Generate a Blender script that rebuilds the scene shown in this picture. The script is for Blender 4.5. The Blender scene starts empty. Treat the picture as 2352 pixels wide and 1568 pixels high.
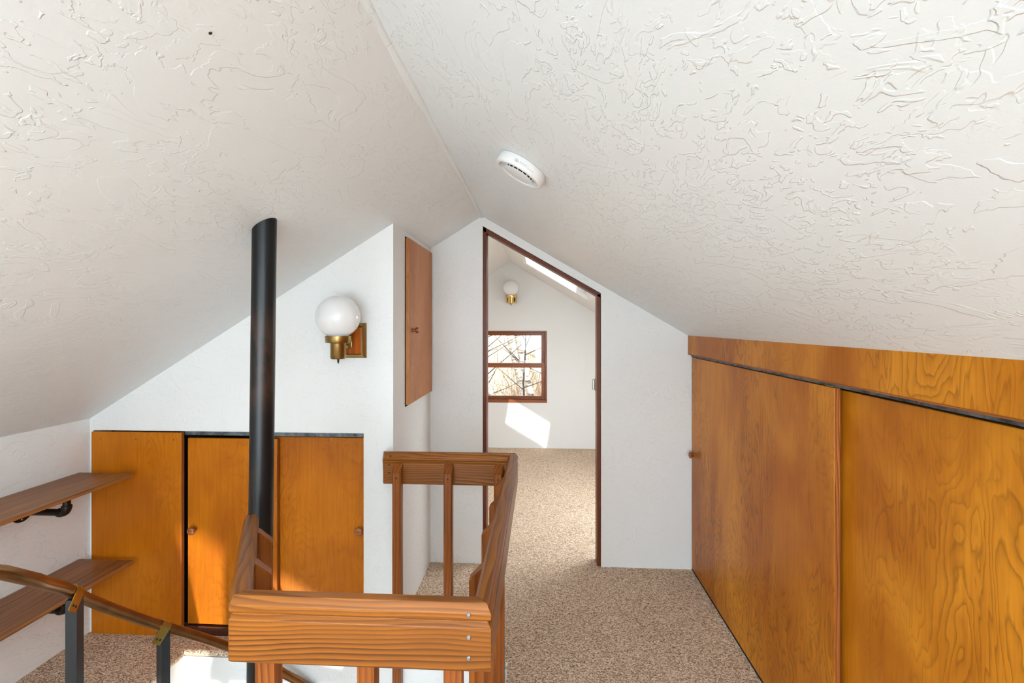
import bpy, bmesh, math, random
from mathutils import Vector, Matrix, noise

random.seed(7)
scene = bpy.context.scene
COL = scene.collection

# ------------------------------------------------------------------ camera, world, sun, exposure
F_PX = 1120.0
cam_d = bpy.data.cameras.new('camera')
cam_d.sensor_width = 36.0
cam_d.lens = 36.0 * F_PX / 2352.0
cam_d.shift_y = -39.0 / 2352.0
cam_d.clip_start = 0.02
cam = bpy.data.objects.new('camera', cam_d)
cam.location = (0, 0, 1.5)
cam.rotation_euler = (math.radians(90), 0, math.atan(64.0 / F_PX))
COL.objects.link(cam)
scene.camera = cam

world = bpy.data.worlds.new('sky')
scene.world = world
world.use_nodes = True
bg = world.node_tree.nodes['Background']
bg.inputs['Color'].default_value = (0.93, 0.97, 1.0, 1)
bg.inputs['Strength'].default_value = 1.8

SUN_DIR = Vector((-0.24, 1.0, -1.54)).normalized()
sd = bpy.data.lights.new('sun', 'SUN')
sd.energy = 7.5
sd.angle = math.radians(0.6)
sd.color = (1.0, 0.94, 0.84)
sun = bpy.data.objects.new('sun', sd)
sun.rotation_euler = SUN_DIR.to_track_quat('-Z', 'Y').to_euler()
sun.location = (2, -6, 9)
COL.objects.link(sun)

def day_fill(loc, direction, sx, sy, radiance, col=(0.70, 0.885, 1.0)):
    """daylight area light at the far skylight, elsewhere fill for added unseen windows"""
    d = bpy.data.lights.new('day_fill_area', 'AREA')
    d.shape = 'RECTANGLE'; d.size = sx; d.size_y = sy
    d.energy = radiance * math.pi * sx * sy
    d.color = col
    o = bpy.data.objects.new('day_fill_area', d)
    o.location = loc
    o.rotation_euler = Vector(direction).to_track_quat('-Z', 'Y').to_euler()
    COL.objects.link(o)

vs = scene.view_settings
vs.view_transform = 'Standard'
vs.look = 'None'
vs.exposure = 0.35
vs.gamma = 1.0
vs.use_curve_mapping = False
scene.cycles.max_bounces = 6
scene.cycles.diffuse_bounces = 5
scene.cycles.glossy_bounces = 3
scene.cycles.use_adaptive_sampling = True
scene.cycles.adaptive_threshold = 0.1
scene.cycles.adaptive_min_samples = 12
scene.cycles.use_denoising = True
scene.cycles.caustics_reflective = False
scene.cycles.caustics_refractive = False
scene.cycles.sample_clamp_indirect = 6.0

# ------------------------------------------------------------------ helpers
WM = {}

def lin(r, g, b):
    def f(c):
        c /= 255.0
        return c / 12.92 if c <= 0.04045 else ((c + 0.055) / 1.055) ** 2.4
    return (f(r), f(g), f(b), 1.0)

class G:
    """collects geometry for one mesh"""
    def __init__(s):
        s.v = []; s.f = []
    def add(s, vs, fs):
        o = len(s.v); s.v += [tuple(v) for v in vs]
        s.f += [tuple(i + o for i in f) for f in fs]
        return s
    def box(s, x0, x1, y0, y1, z0, z1):
        v = [(x0,y0,z0),(x1,y0,z0),(x1,y1,z0),(x0,y1,z0),(x0,y0,z1),(x1,y0,z1),(x1,y1,z1),(x0,y1,z1)]
        return s.add(v, [(0,3,2,1),(4,5,6,7),(0,1,5,4),(1,2,6,5),(2,3,7,6),(3,0,4,7)])
    def cbox(s, x0, x1, y0, y1, z0, z1, b=0.003):
        """box with chamfered edges"""
        bm = bmesh.new()
        g = G().box(x0, x1, y0, y1, z0, z1)
        vv = [bm.verts.new(v) for v in g.v]
        for f in g.f: bm.faces.new([vv[i] for i in f])
        bmesh.ops.bevel(bm, geom=bm.edges[:], offset=b, segments=2, profile=0.5, affect='EDGES')
        bm.verts.index_update()
        s.add([v.co[:] for v in bm.verts], [[v.index for v in f.verts] for f in bm.faces])
        bm.free(); return s
    def prism(s, poly, axis, a, b):
        """extrude polygon (2D) along axis from a to b; poly coords fill the other two axes in order"""
        n = len(poly)
        def mk(p, t):
            q = [0, 0, 0]; o = [i for i in range(3) if i != axis]
            q[o[0]], q[o[1]] = p; q[axis] = t; return q
        v = [mk(p, a) for p in poly] + [mk(p, b) for p in poly]
        f = [tuple(range(n))[::-1], tuple(range(n, 2 * n))]
        f += [(i, (i + 1) % n, (i + 1) % n + n, i + n) for i in range(n)]
        return s.add(v, f)
    def lathe(s, prof, seg=32, mat=None):
        """revolve (r,z) profile about Z; r=0 ends are closed"""
        mat = mat or Matrix()
        rings = []; base = len(s.v)
        for r, z in prof:
            if r < 1e-6:
                s.v.append((mat @ Vector((0, 0, z)))[:]); rings.append([len(s.v) - 1])
            else:
                ids = []
                for k in range(seg):
                    a = 2 * math.pi * k / seg
                    s.v.append((mat @ Vector((r * math.cos(a), r * math.sin(a), z)))[:]); ids.append(len(s.v) - 1)
                rings.append(ids)
        for A, B in zip(rings, rings[1:]):
            for k in range(seg):
                k2 = (k + 1) % seg
                if len(A) == 1 and len(B) == 1: break
                if len(A) == 1: s.f.append((A[0], B[k2], B[k]))
                elif len(B) == 1: s.f.append((A[k], A[k2], B[0]))
                else: s.f.append((A[k], A[k2], B[k2], B[k]))
        return s
    def tube(s, pts, r, seg=14, cap=True):
        """round tube through points; r is a number or a list"""
        P = [Vector(p) for p in pts]; n = len(P)
        R = r if isinstance(r, (list, tuple)) else [r] * n
        T = []
        for i in range(n):
            t = P[min(i + 1, n - 1)] - P[max(i - 1, 0)]
            T.append(t.normalized())
        ref = Vector((0, 0, 1)) if abs(T[0].z) < 0.9 else Vector((1, 0, 0))
        nrm = (ref - T[0] * ref.dot(T[0])).normalized()
        base = len(s.v)
        for i in range(n):
            nrm = (nrm - T[i] * nrm.dot(T[i])).normalized()
            bn = T[i].cross(nrm)
            for k in range(seg):
                a = 2 * math.pi * k / seg
                s.v.append((P[i] + (nrm * math.cos(a) + bn * math.sin(a)) * R[i])[:])
        for i in range(n - 1):
            for k in range(seg):
                k2 = (k + 1) % seg
                a = base + i * seg
                s.f.append((a + k, a + k2, a + seg + k2, a + seg + k))
        if cap:
            s.f.append(tuple(base + k for k in range(seg))[::-1])
            s.f.append(tuple(base + (n - 1) * seg + k for k in range(seg)))
        return s

def obj(name, g, mat, parent=None, M=None, smooth=False, bevel=0.0, kind=None):
    """one mesh object; g holds coordinates local to M (world matrix, default identity)"""
    me = bpy.data.meshes.new(name)
    me.from_pydata(g.v, [], g.f)
    bm = bmesh.new(); bm.from_mesh(me)
    bmesh.ops.recalc_face_normals(bm, faces=bm.faces[:])
    bm.to_mesh(me); bm.free()
    if smooth:
        for p in me.polygons: p.use_smooth = True
        me.set_sharp_from_angle(angle=math.radians(38))
    me.materials.append(mat)
    o = bpy.data.objects.new(name, me); COL.objects.link(o)
    M = M or Matrix()
    WM[o.name] = M
    if parent is not None:
        o.parent = parent
        o.matrix_basis = WM[parent.name].inverted() @ M
    else:
        o.matrix_basis = M
    if bevel:
        b = o.modifiers.new('bevel', 'BEVEL'); b.width = bevel; b.segments = 2; b.limit_method = 'ANGLE'
    if kind: o['kind'] = kind
    return o

def thing(name, label, cat, loc=(0, 0, 0), group=None, M=None):
    o = bpy.data.objects.new(name, None); COL.objects.link(o)
    o.empty_display_size = 0.1
    M = M or Matrix.Translation(loc)
    o.matrix_basis = M; WM[o.name] = M
    o['label'] = label; o['category'] = cat
    if group: o['group'] = group
    return o

def struct_root(name, label=None, loc=(0, 0, 0)):
    o = bpy.data.objects.new(name, None); COL.objects.link(o)
    o.matrix_basis = Matrix.Translation(loc); WM[o.name] = o.matrix_basis.copy()
    o['kind'] = 'structure'
    if label: o['label'] = label
    return o

def struct(name, g, mat, label=None, smooth=False):
    o = obj(name, g, mat, smooth=smooth, kind='structure')
    if label: o['label'] = label
    return o

def frame_x(p0, p1, up=(0, 0, 1)):
    """matrix at p0 with local X toward p1, local Z near up"""
    p0, p1 = Vector(p0), Vector(p1)
    x = (p1 - p0).normalized(); u = Vector(up)
    y = u.cross(x).normalized(); z = x.cross(y)
    return Matrix(((x.x, y.x, z.x, p0.x), (x.y, y.y, z.y, p0.y), (x.z, y.z, z.z, p0.z), (0, 0, 0, 1)))

def frame_z(p, axis, xref=(1, 0, 0)):
    """matrix at p with local Z along axis"""
    z = Vector(axis).normalized(); xr = Vector(xref)
    if abs(z.dot(xr)) > 0.95: xr = Vector((0, 1, 0))
    x = (xr - z * xr.dot(z)).normalized(); y = z.cross(x)
    return Matrix(((x.x, y.x, z.x, p[0]), (x.y, y.y, z.y, p[1]), (x.z, y.z, z.z, p[2]), (0, 0, 0, 1)))

# ------------------------------------------------------------------ materials
class NT:
    def __init__(s, name):
        s.m = bpy.data.materials.new(name); s.m.use_nodes = True
        s.t = s.m.node_tree; s.b = s.t.nodes['Principled BSDF']
    def n(s, typ, **kw):
        nd = s.t.nodes.new(typ)
        for k, v in kw.items(): setattr(nd, k, v)
        return nd
    def l(s, a, b): s.t.links.new(a, b)
    def coord(s, scale=(1, 1, 1), rot=(0, 0, 0), jitter=True, loc=(0, 0, 0)):
        tc = s.n('ShaderNodeTexCoord'); mp = s.n('ShaderNodeMapping')
        mp.inputs['Scale'].default_value = scale; mp.inputs['Rotation'].default_value = rot
        mp.inputs['Location'].default_value = loc
        src = tc.outputs['Object']
        if jitter:
            oi = s.n('ShaderNodeObjectInfo'); mul = s.n('ShaderNodeMath', operation='MULTIPLY'); mul.inputs[1].default_value = 37.0
            s.l(oi.outputs['Random'], mul.inputs[0])
            va = s.n('ShaderNodeVectorMath', operation='ADD')
            s.l(src, va.inputs[0]); s.l(mul.outputs[0], va.inputs[1]); src = va.outputs[0]
        s.l(src, mp.inputs['Vector']); return mp.outputs[0]
    def noise(s, vec, scale, detail=2, rough=0.5, dist=0.0):
        nd = s.n('ShaderNodeTexNoise'); nd.inputs['Scale'].default_value = scale
        nd.inputs['Detail'].default_value = detail; nd.inputs['Roughness'].default_value = rough
        nd.inputs['Distortion'].default_value = dist
        s.l(vec, nd.inputs['Vector']); return nd.outputs['Fac']
    def math(s, op, a, b=0.0, clamp=False):
        nd = s.n('ShaderNodeMath', operation=op); nd.use_clamp = clamp
        for i, q in enumerate((a, b)):
            if isinstance(q, (int, float)): nd.inputs[i].default_value = q
            else: s.l(q, nd.inputs[i])
        return nd.outputs[0]
    def ramp(s, fac, stops, interp='LINEAR'):
        nd = s.n('ShaderNodeValToRGB'); cr = nd.color_ramp; cr.interpolation = interp
        while len(cr.elements) < len(stops): cr.elements.new(0.5)
        for e, (p, c) in zip(cr.elements, stops):
            e.position = p; e.color = c if len(c) == 4 else (*c, 1)
        s.l(fac, nd.inputs[0]); return nd.outputs[0]
    def mix(s, fac, a, b, blend='MIX'):
        nd = s.n('ShaderNodeMix', data_type='RGBA', blend_type=blend)
        for k, q in (('Factor', fac), ('A', a), ('B', b)):
            idx = {'Factor': 0, 'A': 6, 'B': 7}[k]
            if isinstance(q, (int, float)): nd.inputs[idx].default_value = q
            elif isinstance(q, tuple): nd.inputs[idx].default_value = q
            else: s.l(q, nd.inputs[idx])
        return nd.outputs[2]
    def smooth(s, v, lo, hi):
        nd = s.n('ShaderNodeMapRange', interpolation_type='SMOOTHSTEP')
        nd.inputs['From Min'].default_value = lo; nd.inputs['From Max'].default_value = hi
        s.l(v, nd.inputs['Value']); return nd.outputs[0]
    def bump(s, h, strength, distance):
        nd = s.n('ShaderNodeBump'); nd.inputs['Strength'].default_value = strength
        nd.inputs['Distance'].default_value = distance
        s.l(h, nd.inputs['Height']); s.l(nd.outputs[0], s.b.inputs['Normal'])
    def color(s, c):
        if isinstance(c, tuple): s.b.inputs['Base Color'].default_value = c
        else: s.l(c, s.b.inputs['Base Color'])
    def set(s, **kw):
        for k, v in kw.items(): s.b.inputs[k.replace('_', ' ')].default_value = v

W1 = (1, 1, 1, 1); K0 = (0, 0, 0, 1)

def m_plaster(name, col, amount=1.0, rough=0.45, rot=0.5):
    t = NT(name)
    v = t.coord(jitter=False)
    vr = t.coord(scale=(1.0, 0.5, 1.0), rot=(0, 0, rot), jitter=False)
    # trowelled islands with sharp lips, in patches
    big = t.noise(vr, 9.0, 4, 0.6, 0.8)
    isl = t.smooth(big, 0.545, 0.562)
    isl2 = t.smooth(big, 0.430, 0.418)
    sm = t.noise(vr, 34.0, 2, 0.6, 1.2)
    bits = t.smooth(sm, 0.555, 0.59)
    m0 = t.noise(v, 2.1, 1, 0.5, 0.6)
    mask = t.smooth(m0, 0.43, 0.56)
    mask2 = t.smooth(m0, 0.60, 0.46)
    fine = t.noise(v, 170.0, 1, 0.6)
    h = t.math('MULTIPLY', t.math('MULTIPLY', isl, mask2), 0.45)
    h = t.math('ADD', h, t.math('MULTIPLY', isl2, 0.28))
    h = t.math('ADD', h, t.math('MULTIPLY', t.math('MULTIPLY', bits, mask), 0.50))
    h = t.math('ADD', h, t.math('MULTIPLY', fine, 0.06))
    t.bump(h, 0.6 * amount, 0.0032)
    t.color(col); t.set(Roughness=rough)
    return t.m

def m_plain(name, col, rough=0.5, metal=0.0, **kw):
    t = NT(name); t.color(col); t.set(Roughness=rough, Metallic=metal)
    for k, v in kw.items(): t.b.inputs[k.replace('_', ' ')].default_value = v
    return t.m

def m_ply(name, dark, light, line=0.5, rough=0.32):
    """rotary cut birch veneer, grain along local Z"""
    t = NT(name)
    v = t.coord(scale=(7.0, 7.0, 2.1))
    n1 = t.noise(v, 1.0, 4, 0.42, 0.45)
    rings = t.math('FRACT', t.math('MULTIPLY', n1, 19.0))
    ln = t.ramp(rings, [(0.0, (0.35, 0.35, 0.35)), (0.12, W1), (0.55, (0.9, 0.9, 0.9)), (0.86, (0.55, 0.5, 0.45)), (0.95, (0.12, 0.1, 0.08)), (1.0, (0.35, 0.35, 0.35))])
    lm = t.smooth(t.noise(t.coord(scale=(2.1, 2.1, 0.8), loc=(4, 7, 2)), 1.0, 2), 0.36, 0.62)
    pores = t.noise(t.coord(scale=(120, 120, 5)), 1.0, 2, 0.6)
    blot = t.noise(t.coord(scale=(2.2, 2.2, 1.0), loc=(9, 1, 5)), 1.0, 3, 0.6, 0.8)
    base = t.mix(t.smooth(blot, 0.30, 0.70), dark, light)
    veil = t.mix(line, W1, ln)
    veil = t.mix(lm, W1, veil)
    c = t.mix(1.0, base, veil, 'MULTIPLY')
    c = t.mix(0.30, c, t.ramp(pores, [(0.3, (0.55, 0.45, 0.35)), (0.62, W1)]), 'MULTIPLY')
    scr = t.smooth(t.noise(t.coord(scale=(30, 30, 9), loc=(2, 2, 2)), 1.0, 1), 0.79, 0.82)
    c = t.mix(t.math('MULTIPLY', scr, 0.55), c, lin(235, 190, 140))
    t.color(c)
    t.set(Roughness=rough + .08, Specular_IOR_Level=0.22)
    t.b.inputs['Coat Weight'].default_value = 0.04; t.b.inputs['Coat Roughness'].default_value = 0.25
    t.bump(pores, 0.06, 0.001)
    return t.m

def m_fir(name, dark, light, rough=0.30, stripes=85.0, axis=0, coat=0.25, wob=2.2):
    """varnished softwood with long growth rings; grain along the given local axis"""
    t = NT(name)
    def sc(along, across):
        q = [across, across, across]; q[axis] = along; return tuple(q)
    co = t.coord()
    sp = t.n('ShaderNodeSeparateXYZ'); t.l(co, sp.inputs[0])
    o = [k for k in range(3) if k != axis]
    pos = t.math('ADD', t.math('MULTIPLY', sp.outputs[o[1]], stripes), t.math('MULTIPLY', sp.outputs[o[0]], stripes * .45))
    n1 = t.noise(t.coord(scale=sc(1.6, 7.0)), 1.0, 2, 0.45, 0.2)
    fib = t.noise(t.coord(scale=sc(7, 240)), 1.0, 2)
    pos = t.math('ADD', pos, t.math('MULTIPLY', n1, wob * 2.0))
    rings = t.math('FRACT', t.math('ADD', pos, t.math('MULTIPLY', fib, 0.22)))
    mid = tuple([light[i] * 0.66 + dark[i] * 0.34 for i in range(3)] + [1])
    g = t.ramp(rings, [(0.0, light), (0.42, mid), (0.84, dark), (0.95, mid), (1.0, light)])
    soft = t.smooth(t.noise(t.coord(scale=sc(1.1, 16.0), loc=(5, 2, 8)), 1.0, 1), 0.34, 0.62)
    g = t.mix(t.math('MULTIPLY', soft, 0.5), g, mid)
    g = t.mix(0.8, g, t.ramp(n1, [(0.28, (0.66, 0.60, 0.56)), (0.68, (1.10, 1.06, 1.0))]), 'MULTIPLY')
    g = t.mix(0.35, g, t.ramp(fib, [(0.3, (0.62, 0.56, 0.5)), (0.6, W1)]), 'MULTIPLY')
    t.color(g); t.set(Roughness=rough, Specular_IOR_Level=0.28)
    t.b.inputs['Coat Weight'].default_value = coat; t.b.inputs['Coat Roughness'].default_value = 0.2
    t.bump(rings, 0.05, 0.0012)
    return t.m

def m_carpet(name):
    t = NT(name)
    v = t.coord(jitter=False)
    vo = t.n('ShaderNodeTexVoronoi'); vo.inputs['Scale'].default_value = 230.0
    st = t.coord(scale=(0.75, 1.15, 1.0), jitter=False)
    t.l(st, vo.inputs['Vector'])
    sep = t.n('ShaderNodeSeparateColor'); t.l(vo.outputs['Color'], sep.inputs[0])
    n2 = t.noise(v, 90.0, 3, 0.7)
    k = t.math('ADD', t.math('MULTIPLY', sep.outputs[0], 0.62), t.math('MULTIPLY', n2, 0.38))
    c = t.ramp(k, [(0.12, lin(108, 84, 66)), (0.38, lin(190, 160, 134)), (0.60, lin(226, 200, 174)), (0.88, lin(253, 238, 218))])
    big = t.noise(v, 3.0, 2)
    c = t.mix(0.35, c, t.ramp(big, [(0.3, (0.8, 0.78, 0.76)), (0.7, W1)]), 'MULTIPLY')
    t.color(c); t.set(Roughness=0.95, Specular_IOR_Level=0.1)
    h = t.math('SUBTRACT', 1.0, vo.outputs['Distance'])
    h = t.math('ADD', t.math('MULTIPLY', h, 0.6), t.math('MULTIPLY', n2, 0.8))
    t.bump(h, 0.8, 0.006)
    return t.m

def m_oak(name):
    """shelf board, grain along local Y"""
    t = NT(name)
    v = t.coord(scale=(70, 2.0, 70))
    n1 = t.noise(v, 1.0, 3, 0.6, 0.2)
    n2 = t.noise(t.coord(scale=(14, 0.8, 14), loc=(1, 5, 3)), 1.0, 2)
    c = t.ramp(n1, [(0.30, lin(104, 62, 30)), (0.5, lin(146, 94, 52)), (0.72, lin(172, 118, 70))])
    c = t.mix(0.6, c, t.ramp(n2, [(0.3, (0.75, 0.7, 0.66)), (0.65, (1.05, 1.02, 1.0))]), 'MULTIPLY')
    t.color(c); t.set(Roughness=0.42); t.bump(n1, 0.10, 0.001)
    return t.m

def m_pole(name):
    t = NT(name)
    v = t.coord(scale=(1, 1, 0.35), jitter=False)
    rust = t.smooth(t.noise(v, 9.0, 5, 0.65, 0.5), 0.57, 0.70)
    zc = t.n('ShaderNodeSeparateXYZ'); t.l(t.coord(jitter=False), zc.inputs[0])
    band = t.math('MULTIPLY', t.smooth(zc.outputs[2], 1.18, 1.30), t.smooth(zc.outputs[2], 1.58, 1.46))
    f = t.math('ADD', t.math('MULTIPLY', rust, 0.35), t.math('MULTIPLY', band, t.smooth(t.noise(v, 14.0, 4, 0.6), 0.42, 0.56)), clamp=True)
    c = t.mix(f, lin(14, 15, 17), lin(52, 38, 32))
    sp = t.smooth(t.noise(t.coord(loc=(1, 2, 3), jitter=False), 75.0, 1), 0.79, 0.82)
    c = t.mix(sp, c, lin(170, 165, 158))
    t.color(c); t.set(Roughness=0.34, Specular_IOR_Level=0.38)
    return t.m

def m_brass(name, a, b, rough=0.28, sc=8.0):
    t = NT(name)
    n = t.noise(t.coord(), sc, 4, 0.6)
    t.color(t.ramp(n, [(0.3, a), (0.7, b)]))
    t.set(Metallic=1.0, Roughness=rough)
    t.bump(t.noise(t.coord(), 60.0, 2), 0.03, 0.001)
    return t.m

def m_galv(name):
    t = NT(name)
    n = t.noise(t.coord(scale=(1, 1, 1)), 26.0, 3, 0.6)
    t.color(t.ramp(n, [(0.35, lin(58, 62, 68)), (0.65, lin(118, 122, 126))]))
    t.set(Metallic=0.7, Roughness=0.5)
    return t.m

def m_birch(name):
    t = NT(name)
    n = t.noise(t.coord(scale=(3, 3, 22)), 1.0, 3, 0.6)
    t.color(t.ramp(n, [(0.34, lin(48, 46, 46)), (0.44, lin(150, 144, 136)), (0.6, lin(178, 172, 164))]))
    t.set(Roughness=0.8); return t.m

M = {}
M['wall'] = m_plaster('white_wall_plaster', (0.80, 0.80, 0.785, 1), 0.9, 0.55, 0.2)
M['ceil'] = m_plaster('white_ceiling_plaster', (0.755, 0.79, 0.80, 1), 1.05, 0.40, 0.6)
M['smoothwall'] = m_plaster('white_far_plaster', (0.82, 0.815, 0.80, 1), 0.22, 0.6, 0.1)
M['ply'] = m_ply('birch_veneer', lin(174, 96, 8), lin(217, 140, 33))
M['ply_l'] = m_ply('birch_veneer_small_doors', lin(166, 86, 2), lin(196, 114, 10), 0.35)
M['niche'] = m_ply('pale_veneer', lin(182, 116, 66), lin(200, 138, 86), 0.25, 0.4)
M['fir'] = m_fir('fir_rail', lin(84, 40, 6), lin(164, 98, 22), 0.36, 78.0, 0, 0.12, 3.6)
M['fir_b'] = m_fir('fir_baluster', lin(106, 50, 10), lin(160, 90, 28), 0.4, 70.0, 0, 0.1)
M['jamb'] = m_fir('stained_jamb', lin(88, 36, 6), lin(120, 56, 16), 0.45, 60.0, 2, 0.05)
M['jamb_h'] = m_fir('stained_door_head', lin(88, 36, 6), lin(120, 56, 16), 0.45, 60.0, 0, 0.05)
M['sash'] = m_fir('stained_sash', lin(126, 68, 38), lin(164, 98, 60), 0.4, 60.0)
M['edge'] = m_fir('plywood_edge', lin(112, 56, 22), lin(180, 108, 54), 0.5, 260.0, 2, 0.0)
M['edge_h'] = m_fir('plywood_edge_flat', lin(112, 56, 22), lin(180, 108, 54), 0.5, 260.0, 1, 0.0)
M['inset'] = m_fir('orange_inset', lin(150, 66, 8), lin(196, 104, 24), 0.35, 60.0, 2, 0.1)
M['carpet'] = m_carpet('loop_carpet')
M['oak'] = m_oak('oak_shelf')
M['pole'] = m_pole('black_pole')
M['black'] = m_plain('black_steel', lin(34, 37, 40), 0.42)
M['pipe'] = m_plain('dark_iron', lin(40, 30, 26), 0.35, 0.6)
M['handrail'] = m_brass('aged_bronze', lin(122, 86, 54), lin(158, 114, 70), 0.34)
M['clamp'] = m_brass('yellow_brass', lin(150, 122, 58), lin(186, 158, 90), 0.30)
M['lampbrass'] = m_brass('antique_brass', lin(140, 112, 66), lin(176, 146, 92), 0.30)
M['farbrass'] = m_brass('polished_brass', lin(216, 176, 100), lin(240, 208, 140), 0.15)
M['dark'] = m_plain('near_black', lin(16, 12, 10), 0.9)  # near black, in the closets it takes the place of shade
M['galv'] = m_galv('galvanised_track')
M['knob'] = m_fir('knob_wood', lin(124, 66, 28), lin(172, 102, 50), 0.35, 60.0)
M['white_plastic'] = m_plain('white_plastic', (0.76, 0.76, 0.75, 1), 0.4)
M['grey_print'] = m_plain('grey_print', lin(120, 122, 120), 0.6)
M['screw'] = m_plain('zinc_screw', lin(150, 150, 152), 0.3, 1.0)
M['screw_dark'] = m_plain('dark_screw', lin(62, 54, 46), 0.4, 0.7)
M['birch'] = m_birch('birch_bark')
M['twig'] = m_plain('dark_twig', lin(40, 36, 38), 0.8)
M['tan_twig'] = m_plain('tan_twig', lin(112, 92, 74), 0.9)
M['grass'] = m_plain('dry_grass', lin(176, 160, 138), 0.95)
M['plinth'] = m_fir('dark_sill', lin(52, 22, 10), lin(90, 44, 22), 0.5, 60.0)
def m_globe():
    t = NT('opal_glass'); t.color((0.86, 0.86, 0.86, 1))
    t.set(Roughness=0.12); t.b.inputs['Subsurface Weight'].default_value = 0.3
    t.b.inputs['Subsurface Radius'].default_value = (0.03, 0.03, 0.03)
    return t.m
M['globe'] = m_globe()
def m_glass():
    t = NT('window_glass'); nt = t.t
    tr = t.n('ShaderNodeBsdfTransparent'); gl = t.n('ShaderNodeBsdfGlossy'); gl.inputs['Roughness'].default_value = 0.02
    fr = t.n('ShaderNodeFresnel'); fr.inputs['IOR'].default_value = 1.45
    mx = t.n('ShaderNodeMixShader'); t.l(fr.outputs[0], mx.inputs[0]); t.l(tr.outputs[0], mx.inputs[1]); t.l(gl.outputs[0], mx.inputs[2])
    t.l(mx.outputs[0], nt.nodes['Material Output'].inputs['Surface'])
    return t.m
M['glass'] = m_glass()

# ------------------------------------------------------------------ room shell
RX, RZ, SL, SR = -0.363, 2.18, 0.622, 0.589       # ridge x, ridge z, left slope, right slope
Y0, YB, YC, YF = -1.8, 3.045, 2.262, 5.925        # rear wall, partition, left closet wall, far wall
XL, XR, XN = -2.195, 0.925, -0.69
def zl(x): return RZ - SL * (RX - x)
def zr(x): return RZ - SR * (x - RX)
TH = 0.16

def slope_panel(name, side, y0, y1, holes, rx=RX, rz=RZ, s=None, xo=2.9, mat='ceil', label=None, th=TH):
    """sloped ceiling slab with rectangular holes (x0,x1,y0,y1); holes go straight up through it"""
    s = s or (SL if side < 0 else SR)
    xs = {rx, rx + side * xo}; ys = {y0, y1}
    for h in holes: xs |= {h[0], h[1]}; ys |= {h[2], h[3]}
    xs = sorted(xs); ys = sorted(ys)
    g = G()
    def zz(x): return rz - s * abs(x - rx)
    for a, b in zip(xs, xs[1:]):
        for c, d in zip(ys, ys[1:]):
            cx, cy = (a + b) / 2, (c + d) / 2
            if any(h[0] < cx < h[1] and h[2] < cy < h[3] for h in holes): continue
            v = [(a, c, zz(a)), (b, c, zz(b)), (b, d, zz(b)), (a, d, zz(a))]
            v += [(p[0], p[1], p[2] + th) for p in v]
            g.add(v, [(0, 3, 2, 1), (4, 5, 6, 7), (0, 1, 5, 4), (1, 2, 6, 5), (2, 3, 7, 6), (3, 0, 4, 7)])
    return struct(name, g, M[mat], label)

slope_panel('ceiling', -1, Y0 - .1, YB + .12, [], label='white trowelled plaster slope of the ceiling left of the ridge')
slope_panel('ceiling.001', 1, Y0 - .1, YB + .12, [], label='white trowelled plaster slope of the ceiling right of the ridge')
# plastered ridge seam: a slightly wavering bead
pts = []; rad = []
for i in range(70):
    y = Y0 + (YB - Y0) * i / 69
    pts.append((RX + 0.006 * noise.noise(Vector((y * 2.3, 0, 0))), y, RZ + 0.004 + 0.004 * noise.noise(Vector((0, y * 3.1, 4)))))
    rad.append(0.017 + 0.005 * noise.noise(Vector((y * 4, 8, 1))))
struct('trim_1', G().tube(pts, rad, 10), M['ceil'], 'wavering plastered seam along the ceiling ridge', smooth=True)

# floor with stairwell opening
OPEN_R, OPEN_B, OPEN_L, OPEN_F = -0.141, 2.17, -1.65, 1.044
def prism_xy(polys, z0, z1):
    g = G()
    for p in polys: g.prism(p, 2, z0, z1)
    return g
tongue = [(OPEN_R, OPEN_F), (-0.655, OPEN_F), (-0.885, 1.50), (-0.95, 1.54), (OPEN_L, 0.72)]
polys = [[(XL - .1, Y0 - .1), (1.3, Y0 - .1), (1.3, OPEN_F)] + tongue + [(XL - .1, 0.72)],
         [(XL - .1, 0.72), (OPEN_L, 0.72), (OPEN_L, OPEN_B), (XL - .1, OPEN_B)],
         [(XL - .1, OPEN_B), (OPEN_R, OPEN_B), (OPEN_R, YB + .2), (XL - .1, YB + .2)],
         [(OPEN_R, OPEN_F), (1.3, OPEN_F), (1.3, YB + .2), (OPEN_R, YB + .2)]]
struct('floor', prism_xy(polys, -0.032, 0.0), M['carpet'], 'brown and beige flecked loop carpet around the stairwell')
struct('floor_slab', prism_xy(polys, -0.24, -0.036), M['wall'], 'white edge of the floor below the carpet at the stairwell')
struct('floor.001', G().box(-2.6, 2.2, YB + .2, YF + .1, -0.04, 0.0), M['carpet'], 'sunlit beige carpet of the far room')
# carpet nosing rolled over the opening edge
nos = G()
for a, b in (((OPEN_L, 0.72), (OPEN_L, OPEN_B)), ((OPEN_L, OPEN_B), (OPEN_R, OPEN_B))):
    nos.tube([(a[0], a[1], -0.014), (b[0], b[1], -0.014)], 0.015, 10)
struct('trim_2', nos, M['carpet'], 'rolled carpet edge around the stairwell opening', smooth=True)

# left knee wall
struct('wall_left', G().box(XL - .1, XL, Y0, YC + .3, -0.03, zl(XL) + .02), M['wall'], 'low white plaster knee wall behind the shelves')
# left closet wall (plane y = YC) with closet opening
def wall_y(name, polys, y, th, mat, label):
    g = G()
    for p in polys: g.prism(p, 1, y, y + th)
    return struct(name, g, M[mat], label)
CL, CR, CT = -2.178, -0.832, 0.985      # closet opening
wall_y('wall_closet', [
    [(XL - .1, CT), (XN, CT), (XN, zl(XN) + .03), (XL - .1, zl(XL - .1) + .03)],
    [(CR, -.03), (XN, -.03), (XN, CT), (CR, CT)],
    [(XL - .1, -.03), (CL, -.03), (CL, CT), (XL - .1, CT)]], YC, 0.10, 'wall', 'white plaster wall above the small sliding closet')
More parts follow.
